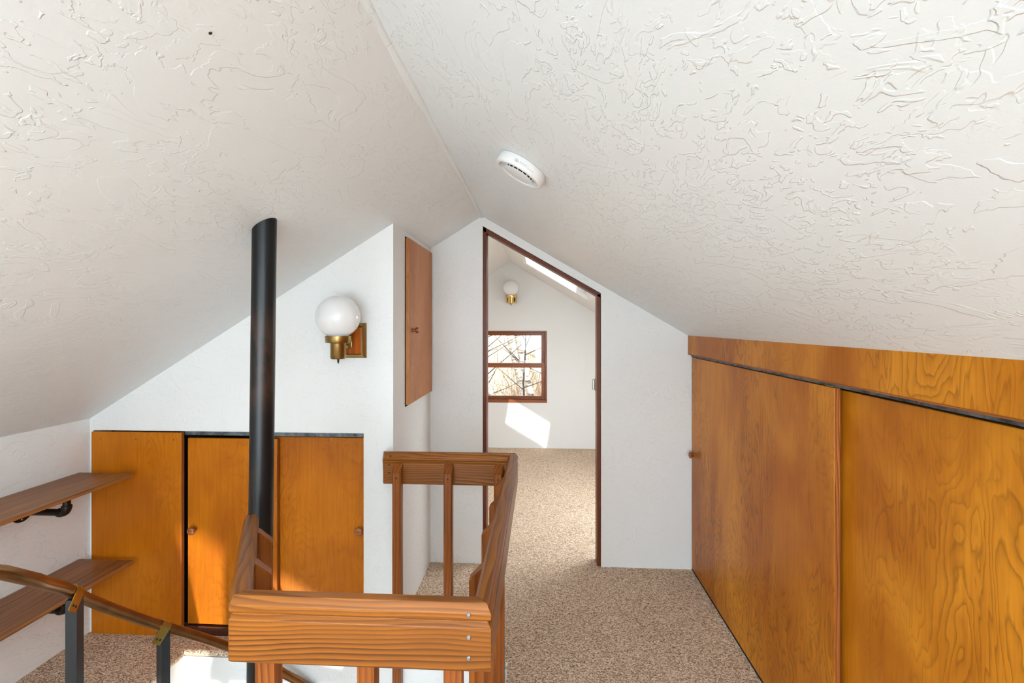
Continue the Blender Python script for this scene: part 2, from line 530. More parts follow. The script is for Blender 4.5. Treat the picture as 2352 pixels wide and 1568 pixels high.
# niche side wall
struct('wall_niche', G().prism([(YC + .1, -.03), (YB, -.03), (YB, zl(XN) + .03), (YC + .1, zl(XN) + .03)], 0, XN - .1, XN), M['wall'], 'narrow white side wall of the niche under the small cupboard')
# partition with sloping doorway (opening in wall)
DX0, DX1 = -0.358, 0.378
def zd(x): return 2.118 - 0.577 * (x - (-0.358))
wall_y('wall_back', [
    [(XN - .02, -.03), (DX0, -.03), (DX0, zd(DX0)), (DX0, zl(DX0) + .02), (RX, RZ + .02), (XN - .02, zl(XN) + .02)],
    [(DX0, zd(DX0)), (DX1, zd(DX1)), (DX1, zr(DX1) + .03), (DX0, zr(DX0) + .03)],
    [(DX1, -.03), (1.3, -.03), (1.3, zr(1.3) + .03), (DX1, zr(DX1) + .03)]], YB, 0.11, 'wall', 'white partition wall with the sloping doorway')
# fill above the partition between the two ceiling levels
wall_y('wall_back_upper', [[(-2.8, 0.6), (2.2, 0.6), (2.2, 3.2), (-2.8, 3.2)]] if False else [
    [(-2.9, zl(-2.9)), (RX, RZ + .02), (RX, 2.6), (-2.9, 2.6)], [(RX, RZ + .02), (2.5, zr(2.5)), (2.5, 2.6), (RX, 2.6)]], YB + 0.02, 0.08, 'smoothwall', 'plaster above the doorway where the ceiling steps')
# rear gable wall behind the camera, with an added window for fill light
RW = (-1.75, 0.80, 0.15, 1.68)
wall_y('wall_rear', [
    [(-2.9, -.03), (RW[0], -.03), (RW[0], 2.4), (-2.9, 2.4)],
    [(RW[1], -.03), (2.6, -.03), (2.6, 2.4), (RW[1], 2.4)],
    [(RW[0], -.03), (RW[1], -.03), (RW[1], RW[2]), (RW[0], RW[2])],
    [(RW[0], RW[3]), (RW[1], RW[3]), (RW[1], 2.4), (RW[0], 2.4)]], Y0 - .1, 0.10, 'wall', 'white gable wall behind the camera')
day_fill(((RW[0] + RW[1]) / 2, Y0 - .02, (RW[2] + RW[3]) / 2), (0, 1, 0), RW[1] - RW[0], RW[3] - RW[2], 5.4)
w3 = struct_root('fill_window', 'unseen gable window added behind the camera for fill light', ((RW[0] + RW[1]) / 2, Y0 - .08, RW[2]))
gf = G()
for a in ((RW[0], RW[0] + .05, RW[2], RW[3]), (RW[1] - .05, RW[1], RW[2], RW[3])): gf.box(a[0], a[1], Y0 - .09, Y0 - .03, a[2], a[3])
for a in ((RW[0] + .05, RW[1] - .05, RW[2], RW[2] + .05), (RW[0] + .05, RW[1] - .05, RW[3] - .05, RW[3])): gf.box(a[0], a[1], Y0 - .09, Y0 - .03, a[2], a[3])
obj('window_frame', gf, M['sash'], w3)
def fill_panel(name, label, h, zf_, sg, radiance, col):  # added fill: opaque white sheet on the closed slope, area light beneath
    x = (h[0] + h[1]) / 2
    r_ = struct_root(name, label, (x, (h[2] + h[3]) / 2, zf_(x)))
    v = [(h[0], h[2], zf_(h[0]) - .002), (h[1], h[2], zf_(h[1]) - .002), (h[1], h[3], zf_(h[1]) - .002), (h[0], h[3], zf_(h[0]) - .002)]
    obj('pane', G().add(v + [(p[0], p[1], p[2] + .004) for p in v], [(0, 3, 2, 1), (4, 5, 6, 7), (0, 1, 5, 4), (1, 2, 6, 5), (2, 3, 7, 6), (3, 0, 4, 7)]), M['white_plastic'], r_)
    day_fill((x, (h[2] + h[3]) / 2, zf_(x) - .014), (-.5 * sg, 0, -.86), (h[1] - h[0]) * 1.16, h[3] - h[2], radiance, col)
fill_panel('fill_panel_right', 'unseen fill light panel added under the right slope behind the camera', (0.05, 0.75, -1.20, 0.10), zr, 1, 9.0, (0.70, 0.885, 1.0))  # unseen, added to light the left slope and the niche wall
fill_panel('fill_panel_left', 'unseen fill light panel added under the left slope behind the camera', (-1.55, -0.80, -1.55, -0.45), zl, -1, 5.5, (0.70, 0.885, 1.0))  # unseen, added to light the right slope
struct('sun_block', G().box(-3.2, 2.9, Y0 - 1.5, Y0 - .1, 2.05, 2.12), M['wall'], 'unseen board added to keep the sun out of the gable window')  # unseen, added only to block the sun at the rear window
# dark sheet in place of the closet shade, closes the room on the right
struct('wall_right', G().box(1.28, 1.36, Y0, YB, -.03, 1.5), M['dark'], 'back of the knee wall closet, coloured dark in place of shade')

# ---- far room
FRX, FRZ, FS = -0.37, 2.262, 0.605
def zf(x): return FRZ - FS * abs(x - FRX)
FSK = (-0.135, 0.487, 4.32, 4.94)          # visible skylight, ceiling level
FILL_HOLE = (-1.55, -0.75, 3.55, 4.85)          # hole added in the left slope for fill light, out of sight
slope_panel('ceiling.002', -1, YB + .1, YF + .1, [FILL_HOLE], FRX, FRZ, FS, 2.4, 'smoothwall', 'white left ceiling slope of the far room')
slope_panel('ceiling.003', 1, YB + .1, YF + .1, [FSK], FRX, FRZ, FS, 2.4, 'smoothwall', 'white right ceiling slope of the far room with the skylight', th=0.05)
day_fill((-1.15, 4.2, zf(-1.15) + TH), (.5, 0, -.86), 0.92, 1.3, 0.6, (0.9, 0.97, 1.0))  # fill light through the added hole
# skylight: splayed shaft up to a smaller pane
w2 = struct_root('window_2', 'skylight in the far room ceiling', (0.17, 4.65, zf(0.17)))
GL = (-0.16, 0.40, 4.58, 5.0)             # pane at roof level
def up(x, d=0.20): return zf(x) + 0.05 + d
lo = [(FSK[0], FSK[2]), (FSK[1], FSK[2]), (FSK[1], FSK[3]), (FSK[0], FSK[3])]
hi = [(GL[0], GL[2]), (GL[1], GL[2]), (GL[1], GL[3]), (GL[0], GL[3])]
v = [(x, y, zf(x) + .004) for x, y in lo] + [(x, y, up(x)) for x, y in hi]
v += [(p[0] + (-.03 if i in (0, 3) else .03), p[1] + (-.03 if i in (0, 1) else .03), p[2] + .0) for i, p in enumerate(v[:4])]
v += [(p[0] + (-.03 if i in (0, 3) else .03), p[1] + (-.03 if i in (0, 1) else .03), p[2]) for i, p in enumerate(v[4:8])]
fs = []
for i in range(4):
    j = (i + 1) % 4
    fs += [(i, j, j + 4, i + 4), (i + 8, j + 8, j + 12, i + 12), (i + 4, j + 4, j + 12, i + 12), (i, j, j + 8, i + 8)]
obj('shaft', G().add(v, fs), M['smoothwall'], w2)
gg = G(); v = [(x, y, up(x) - .01) for x, y in hi]; gg.add(v + [(p[0], p[1], p[2] + .006) for p in v], [(0, 1, 2, 3), (7, 6, 5, 4), (0, 1, 5, 4), (1, 2, 6, 5), (2, 3, 7, 6), (3, 0, 4, 7)])
obj('pane', gg, M['glass'], w2)
# unseen boards added around the skylight pane so that sun only comes through the pane
rb = G()
for a in ((-.37, GL[0], 3.2, 6.0), (GL[1], 1.2, 3.2, 6.0), (GL[0], GL[1], 3.2, GL[2]), (GL[0], GL[1], GL[3], 6.0)):
    v = [(a[0], a[2], up(a[0])), (a[1], a[2], up(a[1])), (a[1], a[3], up(a[1])), (a[0], a[3], up(a[0]))]
    rb.add(v + [(p[0], p[1], p[2] + .03) for p in v], [(0, 3, 2, 1), (4, 5, 6, 7), (0, 1, 5, 4), (1, 2, 6, 5), (2, 3, 7, 6), (3, 0, 4, 7)])
struct('sun_mask', rb, M['dark'], 'unseen boards added to let sun only through the skylight pane')
gx = (GL[0] + GL[1]) / 2
day_fill((gx, (GL[2] + GL[3]) / 2, up(gx) + .01), (-.5, 0, -.86), 0.58, 0.37, 3.5, (0.9, 0.97, 1.0))
fill_panel('fill_panel_far', 'unseen fill light panel added low under the right slope of the far room', (0.74, 1.55, 3.28, 4.35), zf, 1, 8.5, (0.84, 0.94, 1.0))  # unseen, added to light the niche wall through the doorway
# far wall with window opening
FW = (-0.86, 0.086, 0.55, 1.424)
wall_y('wall_far', [
    [(-2.8, -.03), (FW[0], -.03), (FW[0], zf(FW[0]) + .05), (-2.8, zf(-2.8) + .05)],
    [(FW[1], -.03), (2.1, -.03), (2.1, zf(2.1) + .05), (FW[1], zf(FW[1]) + .05)],
    [(FW[0], -.03), (FW[1], -.03), (FW[1], FW[2]), (FW[0], FW[2])],
    [(FW[0], FW[3]), (FW[1], FW[3]), (FW[1], zf(FW[1]) + .05), (FRX, FRZ + .05), (FW[0], zf(FW[0]) + .05)]], YF, 0.14, 'smoothwall', 'white far wall of the room beyond the doorway')
struct('wall_far_left', G().box(-2.7, -2.6, YB, YF, -.03, 1.2), M['smoothwall'], 'left knee wall of the far room')
struct('wall_far_right', G().box(1.9, 2.0, YB, YF, -.03, 1.2), M['smoothwall'], 'right knee wall of the far room')
# window_1: double hung
w1 = struct_root('window_1', 'brown wooden double hung window in the far wall', ((FW[0] + FW[1]) / 2, YF + .05, FW[2]))
x0, x1, z0, z1 = FW
jg = G()
jg.cbox(x0, x0 + .025, YF + .015, YF + .12, z0, z1); jg.cbox(x1 - .022, x1 - .002, YF + .015, YF + .12, z0, z1)
jg.cbox(x0 + .025, x1 - .022, YF + .015, YF + .12, z1 - .02, z1)
obj('window_frame', jg, M['sash'], w1)
obj('window_sill', G().cbox(x0 - .0, x1 - .0, YF - .004, YF + .12, z0, z0 + .036), M['sash'], w1)
def sash(za, zb, ya, top, bot):
    s = obj('sash', G().cbox(x0 + .025, x0 + .075, ya, ya + .035, za, zb).cbox(x1 - .068, x1 - .022, ya, ya + .035, za, zb)
            .cbox(x0 + .075, x1 - .068, ya, ya + .035, zb - top, zb).cbox(x0 + .075, x1 - .068, ya, ya + .035, za, za + bot), M['sash'], w1)
    obj('pane', G().box(x0 + .07, x1 - .063, ya + .014, ya + .018, za + bot - .004, zb - top + .004), M['glass'], s)
sash(0.975, z1 - .02, YF + .075, .040, .045)
sash(z0 + .036, 1.027, YF + .035, .055, .040)
obj('sash_ledge', G().box(x0 + .025, x1 - .022, YF + .03, YF + .074, 1.0275, 1.031), M['white_plastic'], w1)

# doorway frame
d1 = struct_root('door_1', 'doorway with a thin reddish wooden frame and sloping head', (0.01, YB + .05, 0))
ja, jb = YB + .006, YB + .105
obj('jamb', G().cbox(DX0 + .001, DX0 + .023, ja, jb, 0, zd(DX0) - .004, .002), M['jamb'], d1)
obj('jamb', G().cbox(DX1 - .023, DX1 - .001, ja, jb, 0, zd(DX1) - .004, .002), M['jamb'], d1)
hx0, hx1 = DX0 + .001, DX1 - .001
obj('door_head', G().prism([(hx0, zd(hx0) - .004), (hx1, zd(hx1) - .004), (hx1, zd(hx1) - .028), (hx0, zd(hx0) - .028)], 1, ja, jb), M['jamb_h'], d1)
# edge of the pocket door catch on the right jamb
st = obj('strike_plate', G().box(DX1 - .026, DX1 - .012, jb + .001, jb + .02, 1.075, 1.155), M['clamp'], d1)
obj('latch', G().cbox(DX1 - .041, DX1 - .0265, jb + .002, jb + .016, 1.082, 1.148, .003), M['screw'], st)

# ---- lower storey seen through the stairwell
LZ = -2.45
struct('wall_stairwell', G().box(OPEN_L - .1, OPEN_R + .1, OPEN_B + .012, OPEN_B + .10, LZ, -.24), M['smoothwall'], 'white stairwell wall below the far carpet edge')
struct('wall_stairwell.001', G().box(OPEN_L - .1, OPEN_L - .012, 0.3, OPEN_B + .012, LZ, -.24), M['smoothwall'], 'white stairwell wall below the left carpet edge')
struct('wall_stairwell.002', G().box(OPEN_R + .01, OPEN_R + .1, OPEN_F, OPEN_B + .012, LZ, -.24), M['smoothwall'], 'white stairwell wall below the right railing')
struct('floor_lower', G().box(-2.6, 1.6, Y0 - .1, OPEN_B + .1, LZ - .1, LZ), M['carpet'], 'carpet of the storey below')
struct('wall_lower', G().box(-2.7, -2.6, Y0 - .1, OPEN_B + .1, LZ, -.2), M['smoothwall'], 'left wall of the storey below')
struct('wall_lower.001', G().box(1.6, 1.7, Y0 - .1, OPEN_B + .1, LZ, -.2), M['smoothwall'], 'right wall of the storey below')
LW = (-2.2, 0.6, -1.9, -0.5)  # unseen opening added for fill light in the storey below
wall_y('wall_lower_rear', [
    [(-2.7, LZ), (LW[0], LZ), (LW[0], -.2), (-2.7, -.2)], [(LW[1], LZ), (1.7, LZ), (1.7, -.2), (LW[1], -.2)],
    [(LW[0], LZ), (LW[1], LZ), (LW[1], LW[2]), (LW[0], LW[2])], [(LW[0], LW[3]), (LW[1], LW[3]), (LW[1], -.2), (LW[0], -.2)]],
    Y0 - .1, .1, 'smoothwall', 'rear wall of the storey below with an opening added for fill light')
day_fill(((LW[0] + LW[1]) / 2, Y0 - .02, (LW[2] + LW[3]) / 2), (0, 1, 0), LW[1] - LW[0], LW[3] - LW[2], 3.0)
struct('wall_lower_front', G().box(-2.7, OPEN_L - .1, OPEN_B, OPEN_B + .1, LZ, -.2).box(OPEN_R + .1, 1.7, OPEN_B, OPEN_B + .1, LZ, -.2), M['smoothwall'], 'front walls of the storey below')
# unseen spot added below, throws the warm patch up onto the small closet
ld = bpy.data.lights.new('patch_spot', 'SPOT'); ld.energy = 620; ld.color = (1.0, 0.93, 0.80); ld.shadow_soft_size = 0.07
ld.spot_size = math.radians(25); ld.spot_blend = 0.6
lo_ = bpy.data.objects.new('patch_spot', ld); lo_.location = (-1.40, -0.95, -1.15)
lo_.rotation_euler = (Vector((-1.45, YC, .25)) - Vector(lo_.location)).to_track_quat('-Z', 'Y').to_euler(); COL.objects.link(lo_)

# ------------------------------------------------------------------ wooden stair railing
RT = 0.92
rail = thing('stair_railing', 'varnished fir railing of grooved boards and square balusters around the stairwell', 'railing', (-0.4, 1.5, 0))
PROF = [(-.021, -.136), (-.021, -.048), (-.013, -.038), (-.021, -.030), (-.021, -.017), (-.011, 0), (.011, 0), (.021, -.017), (.021, -.030), (.013, -.038), (.021, -.048), (.021, -.136), (.015, -.142), (-.015, -.142)]
POLY = [(-0.886, 1.452), (-0.650, 1.023), (-0.1205, 1.023), (-0.1205, 2.190), (-0.722, 2.190)]
def turn(i):
    a = Vector(POLY[i]) - Vector(POLY[i - 1]); b = Vector(POLY[i + 1]) - Vector(POLY[i])
    return math.atan2(a.x * b.y - a.y * b.x, a.dot(b))
rails = []
names = ['short rail board running diagonally to the black pole', 'near rail board facing the camera', 'long rail board beside the walkway', 'far rail board at the niche']
for i in range(4):
    p0, p1 = Vector(POLY[i]), Vector(POLY[i + 1]); L = (p1 - p0).length
    ts = math.tan(turn(i) / 2) if i > 0 else 0.0
    te = math.tan(turn(i + 1) / 2) if i < 3 else 0.0
    Mx = frame_x((p0.x, p0.y, RT), (p1.x, p1.y, RT))
    n = len(PROF); vv = []
    gap = 0.0006
    for py, pz in PROF:
        xs_ = py * ts + gap
        if i == 0:  # rounded free end near the pole
            xs_ = 0.012 * (1 - math.cos(min(1.0, abs(py) / .021) * 1.2)) + max(0, pz + .012) * 0.9
        vv.append((xs_, py, pz))
    for py, pz in PROF:
        xe = L - py * te - gap
        if i == 3: xe = L - max(0.0, py) * 0.9 - max(0.0, pz + .02) * 0.3   # bevelled free end at the niche
        vv.append((xe, py, pz))
    fs = [tuple(range(n)), tuple(range(2 * n - 1, n - 1, -1))] + [(k, (k + 1) % n, (k + 1) % n + n, k + n) for k in range(n)]
    o = obj('rail_board', G().add(vv, fs), M['fir'], rail, Mx, bevel=0.0012)
    o['label'] = names[i]
    rails.append((o, Mx, L))

def baluster(pos, out, z_hi, z_lo=-0.20, w=0.038, parent=rail):
    """square baluster; 'out' is the horizontal direction away from the board (into the stairwell); pos is the centre of the face on the board"""
    out = Vector((out[0], out[1], 0)).normalized()
    # local X up (grain), local Y = out
    side = Vector((0, 0, 1)).cross(out)
    Mx = Matrix(((0, out.x, side.x, pos[0]), (0, out.y, side.y, pos[1]), (1, out.z, side.z, z_lo), (0, 0, 0, 1)))
    h = z_hi - z_lo
    c = 0.004
    poly = [(0, 0), (h, 0), (h - 0.004, 0.006), (h - 0.036, w), (0, w)]
    g = G()
    n = len(poly)
    # extrude along local Z with small corner chamfer on the outer edges
    secs = [(-w / 2, 0.0), (-w / 2 + c, 1.0), (w / 2 - c, 1.0), (w / 2, 0.0)]
    vv = []
    for zz, full in secs:
        for (a, b) in poly:
            bb = b if full else min(b, w - c)
            aa = a
            vv.append((aa, bb, zz))
    fs = [tuple(range(n)), tuple(range(3 * n, 4 * n))[::-1]]
    for s_ in range(3):
        fs += [(s_ * n + k, s_ * n + (k + 1) % n, (s_ + 1) * n + (k + 1) % n, (s_ + 1) * n + k) for k in range(n)]
    b = obj('baluster', G().add(vv, fs), M['fir_b'], parent, Mx)
    # screw near the top of the outer face
    sp = Mx @ Vector((h - 0.058, w, 0))
    obj('screw', G().lathe([(0, .0012), (.003, .0010), (.0042, 0), (.0042, -.002)], 12, frame_z((0, 0, 0), out)), M['screw_dark'], b, Matrix.Translation(sp))
    return b
for x in (-0.604, -0.380, -0.188): baluster((x, 1.0445), (0, 1), 0.876)
for y in (1.247, 1.513, 1.741, 1.951): baluster((-0.142, y), (-1, 0), 0.886)
for x in (-0.636, -0.406, -0.183): baluster((x, 2.1685), (0, -1), 0.876)
dd = (Vector(POLY[1]) - Vector(POLY[0])).normalized(); dn = Vector((-dd.y, dd.x))
for s_ in (0.065, 0.275):
    p = Vector(POLY[0]) + dd * s_ + dn * 0.0215
    baluster(p, dn, 0.889)
# screws in the boards
def face_screw(o, p, axis, mat='screw', r=.0052):
    obj('screw', G().lathe([(0, .0016), (r * .7, .0013), (r, 0), (r, -.003)], 14, frame_z((0, 0, 0), axis)), M[mat], o, Matrix.Translation(p))
for z in (.899, .852, .809): face_screw(rails[1][0], (-0.147, 1.0015, z), (0, -1, 0))
for x, z in ((-0.675, .905), (-0.68, .866), (-0.68, .83)): face_screw(rails[3][0], (x, 2.1685, z), (0, -1, 0), 'screw_dark', .0042)

# ------------------------------------------------------------------ spiral staircase
PX, PY, PR = -0.922, 1.585, 0.038
spi = thing('spiral_staircase', 'black spiral staircase with a tall centre pole and curved bronze handrail', 'staircase', (PX, PY, LZ))
po = G()
N = 36
rim = []
for k in range(N):
    a = 2 * math.pi * k / N
    x, y = PX + PR * math.cos(a), PY + PR * math.sin(a)
    rim.append((x, y))
vv = [(x - .012 * (1.83 - LZ), y, LZ) for x, y in rim] + [(x, y, zl(x) + .004) for x, y in rim]
po.add(vv, [tuple(range(N)), tuple(range(2 * N - 1, N - 1, -1))] + [(k, (k + 1) % N, (k + 1) % N + N, k + N) for k in range(N)])
o = obj('pole', po, M['pole'], spi, smooth=True); o['label'] = 'black steel centre pole reaching the ceiling'
HR = 0.57
HZ = [(-60, 1.0), (-31, .782), (-17, .694), (-8, .613), (7, .475), (22, .338), (37, .211), (49, .11), (68, -.058), (75, -.113), (300, -2.03)]
def hz(a):
    for (a0, z0_), (a1, z1_) in zip(HZ, HZ[1:]):
        if a <= a1: return z0_ + (z1_ - z0_) * (a - a0) / (a1 - a0)
def hp(a, r=HR):
    t = math.radians(a)
    return Vector((PX - r * math.cos(t), PY + r * math.sin(t), hz(a)))
POST = [-12, 22, 58, 90, 124, 158, 192]
hpts = [Vector((-1.585, 0.58, 0.905)), Vector((-1.57, 0.75, 0.92)), Vector((-1.51, 0.90, 0.93)), Vector((-1.45, 1.02, 0.925)), Vector((-1.412, 1.12, 0.900)), Vector((-1.402, 1.20, 0.850))]
a = -31
while a <= 215: hpts.append(hp(a)); a += 3
# smooth the run-in
o = obj('handrail', G().tube(hpts, 0.0178, 18), M['handrail'], spi, smooth=True); o['label'] = 'curved brown bronze handrail tube'
for a in POST:
    p = hp(a); rad_ = Vector((-math.cos(math.radians(a)), math.sin(math.radians(a)), 0)); tang = Vector((math.sin(math.radians(a)), math.cos(math.radians(a)), 0))
    pc = p - rad_ * 0.004
    h = 1.0
    Mx = Matrix(((rad_.x, tang.x, 0, pc.x), (rad_.y, tang.y, 0, pc.y), (0, 0, 1, p.z - h), (0, 0, 0, 1)))
    obj('post', G().cbox(-.0165, .0165, -.0165, .0165, 0, h - .017, .002), M['black'], spi, Mx)
    # brass strap over the handrail
    t3 = (hp(a + 2) - hp(a - 2)).normalized()
    ux = rad_; uz = (t3.cross(ux)).normalized()
    if uz.z < 0: uz = -uz
    # section in (ux, uz): from the inner tab up over the tube and down the outer side
    sec = []
    R1, R2 = .0184, .0216
    ang = [math.radians(q) for q in range(-10, 215, 15)]
    outer = [(-R2, -.056)] + [(-math.cos(q) * R2, math.sin(q) * R2) for q in ang] 
    inner = [(-R1, -.056)] + [(-math.cos(q) * R1, math.sin(q) * R1) for q in ang]
    sec = outer + inner[::-1]
    c0 = hp(a)
    vv = []
    for w_ in (-.019, .019):
        for sx, sz in sec: vv.append(c0 + t3 * w_ + ux * sx + uz * sz)
    n = len(sec); m_ = len(outer)
    fs = []
    for k in range(n): fs.append((k, (k + 1) % n, (k + 1) % n + n, k + n))
    for k in range(m_ - 1):
        fs.append((k, k + 1, n - 2 - k, n - 1 - k)); fs.append((k + n, k + 1 + n, 2 * n - 2 - k, 2 * n - 1 - k))
    st = obj('strap', G().add([q[:] for q in vv], fs), M['clamp'], spi, smooth=True); st['label'] = 'brass strap clamping the handrail'
    for w_ in (-.0075, .0075):
        sp = c0 + t3 * w_ - ux * R2 + uz * -.040
        obj('screw', G().lathe([(0, .0006), (.0022, .0005), (.0025, .0014), (.0040, .0012), (.0044, 0)], 12, frame_z((0, 0, 0), -ux)), M['screw_dark'], st, Matrix.Translation(sp))
# starting newel at the landing
obj('post', G().cbox(-.0165, .0165, -.0165, .0165, 0, .888, .002), M['black'], spi, Matrix.Translation((-1.585, .62, 0)))
for k in range(7):
    a0, a1 = -34 + 34 * k, 3 + 34 * k
    z = -0.30 - 0.289 * k
    top = [(PX, PY)]
    for q in range(7):
        t = math.radians(a0 + (a1 - a0) * q / 6); top.append((PX - .585 * math.cos(t), PY + .585 * math.sin(t)))
    t0 = obj('tread', G().prism(top, 2, z - .028, z), M['black'], spi)
    obj('carpet_pad', G().prism([(PX + (x - PX) * .96, PY + (y - PY) * .96) for x, y in top], 2, z, z + .012), M['carpet'], t0)

# ------------------------------------------------------------------ knee wall closet on the right (sliding doors)
kc = thing('knee_wall_closet', 'long low closet of orange birch plywood with two sliding doors', 'closet', (0.95, 1.4, 0))
def fascia(y0, y1, nm):
    o = obj('fascia_board', G().prism([(.905, 1.316), (.9245, 1.316), (.9245, zr(.9245) + .01), (.905, zr(.905) + .006)], 1, y0, y1), M['ply'], kc)
    return o
fascia(1.782, 3.043, 'a'); fascia(-1.75, 1.780, 'b')
obj('fascia_lip', G().box(.9035, .905, -1.75, 3.043, 1.3165, 1.321), M['edge_h'], kc)
obj('track', G().box(.9246, .930, -1.75, 3.043, 1.304, 1.316).box(.930, .99, -1.75, 3.043, 1.311, 1.316), M['galv'], kc)
dr = obj('sliding_door', G().cbox(.926, .9445, 1.592, 3.034, .014, 1.300, .002), M['ply'], kc); dr['label'] = 'front sliding door next to the white wall'
obj('door_edge', G().box(.9275, .943, 1.5895, 1.5918, .016, 1.298), M['edge'], dr)
def knob(parent, p, axis, r=.0165, proud=.028):
    prof = [(0, proud), (r * .55, proud * .99), (r * .9, proud * .88), (r, proud * .72), (r * .88, proud * .55), (r * .5, proud * .42), (r * .45, proud * .15), (r * .62, 0), (0, 0)]
    obj('knob', G().lathe(prof, 24, frame_z((0, 0, 0), axis)), M['knob'], parent, Matrix.Translation(p), smooth=True)
knob(dr, (.926, 2.985, .716), (-1, 0, 0), .02, .032)
obj('hanger', G().box(.930, .9315, 1.60, 1.64, 1.296, 1.312), M['clamp'], dr)
d2 = obj('sliding_door', G().cbox(.958, .977, -.15, 1.72, .014, 1.292, .002), M['ply'], kc); d2['label'] = 'rear sliding door nearest the camera with bold swirling grain'
d3 = obj('sliding_door', G().cbox(.926, .9445, -1.75, -.05, .014, 1.300, .002), M['ply'], kc); d3['label'] = 'sliding door beside the camera'
obj('floor_guide', G().box(.928, .975, -1.75, 3.04, .0, .010), M['dark'], kc)

# ------------------------------------------------------------------ small sliding closet on the left
lc = thing('built_in_closet', 'low built-in closet of orange plywood behind the black pole', 'closet', (-1.5, 2.28, 0))
pn = obj('side_panel', G().cbox(CL + .001, -1.722, YC - .012, YC + .008, .0, CT - .006, .0015), M['ply_l'], lc)
obj('panel_edge', G().box(-1.7218, -1.7205, YC - .011, YC + .007, .001, CT - .008), M['edge'], pn)
for x in (-2.13, -1.95, -1.76): obj('nail', G().lathe([(0, .0006), (.0025, .0004), (.0028, -.001)], 10, frame_z((0, 0, 0), (0, -1, 0))), M['screw_dark'], pn, Matrix.Translation((x, YC - .0122, .945)))
obj('track', G().box(-1.71, CR - .001, YC - .004, YC + .006, .968, .985).box(-1.71, CR - .001, YC + .006, YC + .06, .976, .985), M['galv'], lc)
da = obj('sliding_door', G().cbox(-1.707, -1.262, YC + .012, YC + .030, .049, .950, .002), M['ply_l'], lc); da['label'] = 'left sliding door half hidden by the pole'
obj('door_edge', G().box(-1.2618, -1.2600, YC + .013, YC + .029, .05, .949), M['edge'], da)
knob(da, (-1.672, YC + .012, .508), (0, -1, 0), .0195, .034)
db = obj('sliding_door', G().cbox(-1.30, CR - .003, YC + .040, YC + .058, .049, .955, .002), M['ply_l'], lc); db['label'] = 'right sliding door beside the white wall'
knob(db, (-.866, YC + .040, .510), (0, -1, 0), .0205, .026)
obj('sill', G().cbox(-1.71, CR - .002, YC + .002, YC + .08, .0005, .044, .002), M['plinth'], lc)
obj('closet_shade', G().box(CL, CR, YC + .101, YC + .13, .0, 1.0), M['dark'], lc)  # dark sheet in place of the shade behind the doors

# ------------------------------------------------------------------ cupboard door in the niche side wall
nc = thing('wall_cupboard', 'tall narrow pale wood cupboard door high in the white niche wall', 'cupboard', (XN, 2.73, 1.085))
cd = obj('door', G().prism([(2.468, 1.087), (3.0, 1.087), (3.0, 1.945), (2.468, 1.945)], 0, XN + .002, XN + .020), M['niche'], nc, bevel=.0015)
obj('backing', G().box(XN + .0003, XN + .0019, 2.462, 3.006, 1.078, 1.952), M['dark'], nc)
knob(cd, (XN + .020, 2.545, 1.47), (1, 0, 0), .0175, .032)

# ------------------------------------------------------------------ wall shelves on pipe brackets
def shelf(ztop, label):
    t = thing('wall_shelf', label, 'shelf', (-2.06, 1.5, ztop), 'oak shelves on pipe brackets')
    obj('board', G().cbox(-2.192, -1.925, .55, 2.205, ztop - .0165, ztop, .001), M['oak'], t)
    for y in (1.945, .95):
        zc = ztop - .088
        xe = -1.995
        path = [(-2.186, y, zc), (-2.03, y, zc), (xe - .014, y, zc)]
        for q in range(0, 91, 15):
            tt = math.radians(q); path.append((xe - .014 + .018 * math.sin(tt), y, zc + .018 - .018 * math.cos(tt)))
        path.append((xe + .004, y, ztop - .017))
        br = obj('pipe_bracket', G().tube(path, .0138, 14), M['pipe'], t, smooth=True)
        obj('flange', G().lathe([(0, .010), (.020, .010), (.022, .004), (.044, .003), (.045, 0), (0, 0)], 28, frame_z((0, 0, 0), (1, 0, 0))), M['pipe'], br, Matrix.Translation((XL + .001, y, zc)), smooth=True)
        eg = G().tube([(xe - .030, y, zc), (xe - .018, y, zc)], .0185, 16)
        pe = []
        for q in range(0, 91, 10):
            tt = math.radians(q); pe.append((xe - .018 + .022 * math.sin(tt), y, zc + .022 - .022 * math.cos(tt)))
        eg.tube(pe, .0170, 16); eg.tube([(xe + .004, y, zc + .020), (xe + .004, y, zc + .030)], .0185, 16)
        obj('elbow', eg, M['pipe'], br, smooth=True)
        for dy, dz in ((-.0, -.033), (.033, 0), (-.033, 0)):
            obj('screw', G().lathe([(0, .002), (.003, .0016), (.0045, 0)], 10, frame_z((0, 0, 0), (1, 0, 0))), M['screw'], br, Matrix.Translation((XL + .0045, y + dy, zc + dz)))
shelf(.795, 'upper oak shelf on a dark pipe bracket along the knee wall')
shelf(.383, 'lower oak shelf on a dark pipe bracket behind the bronze handrail')

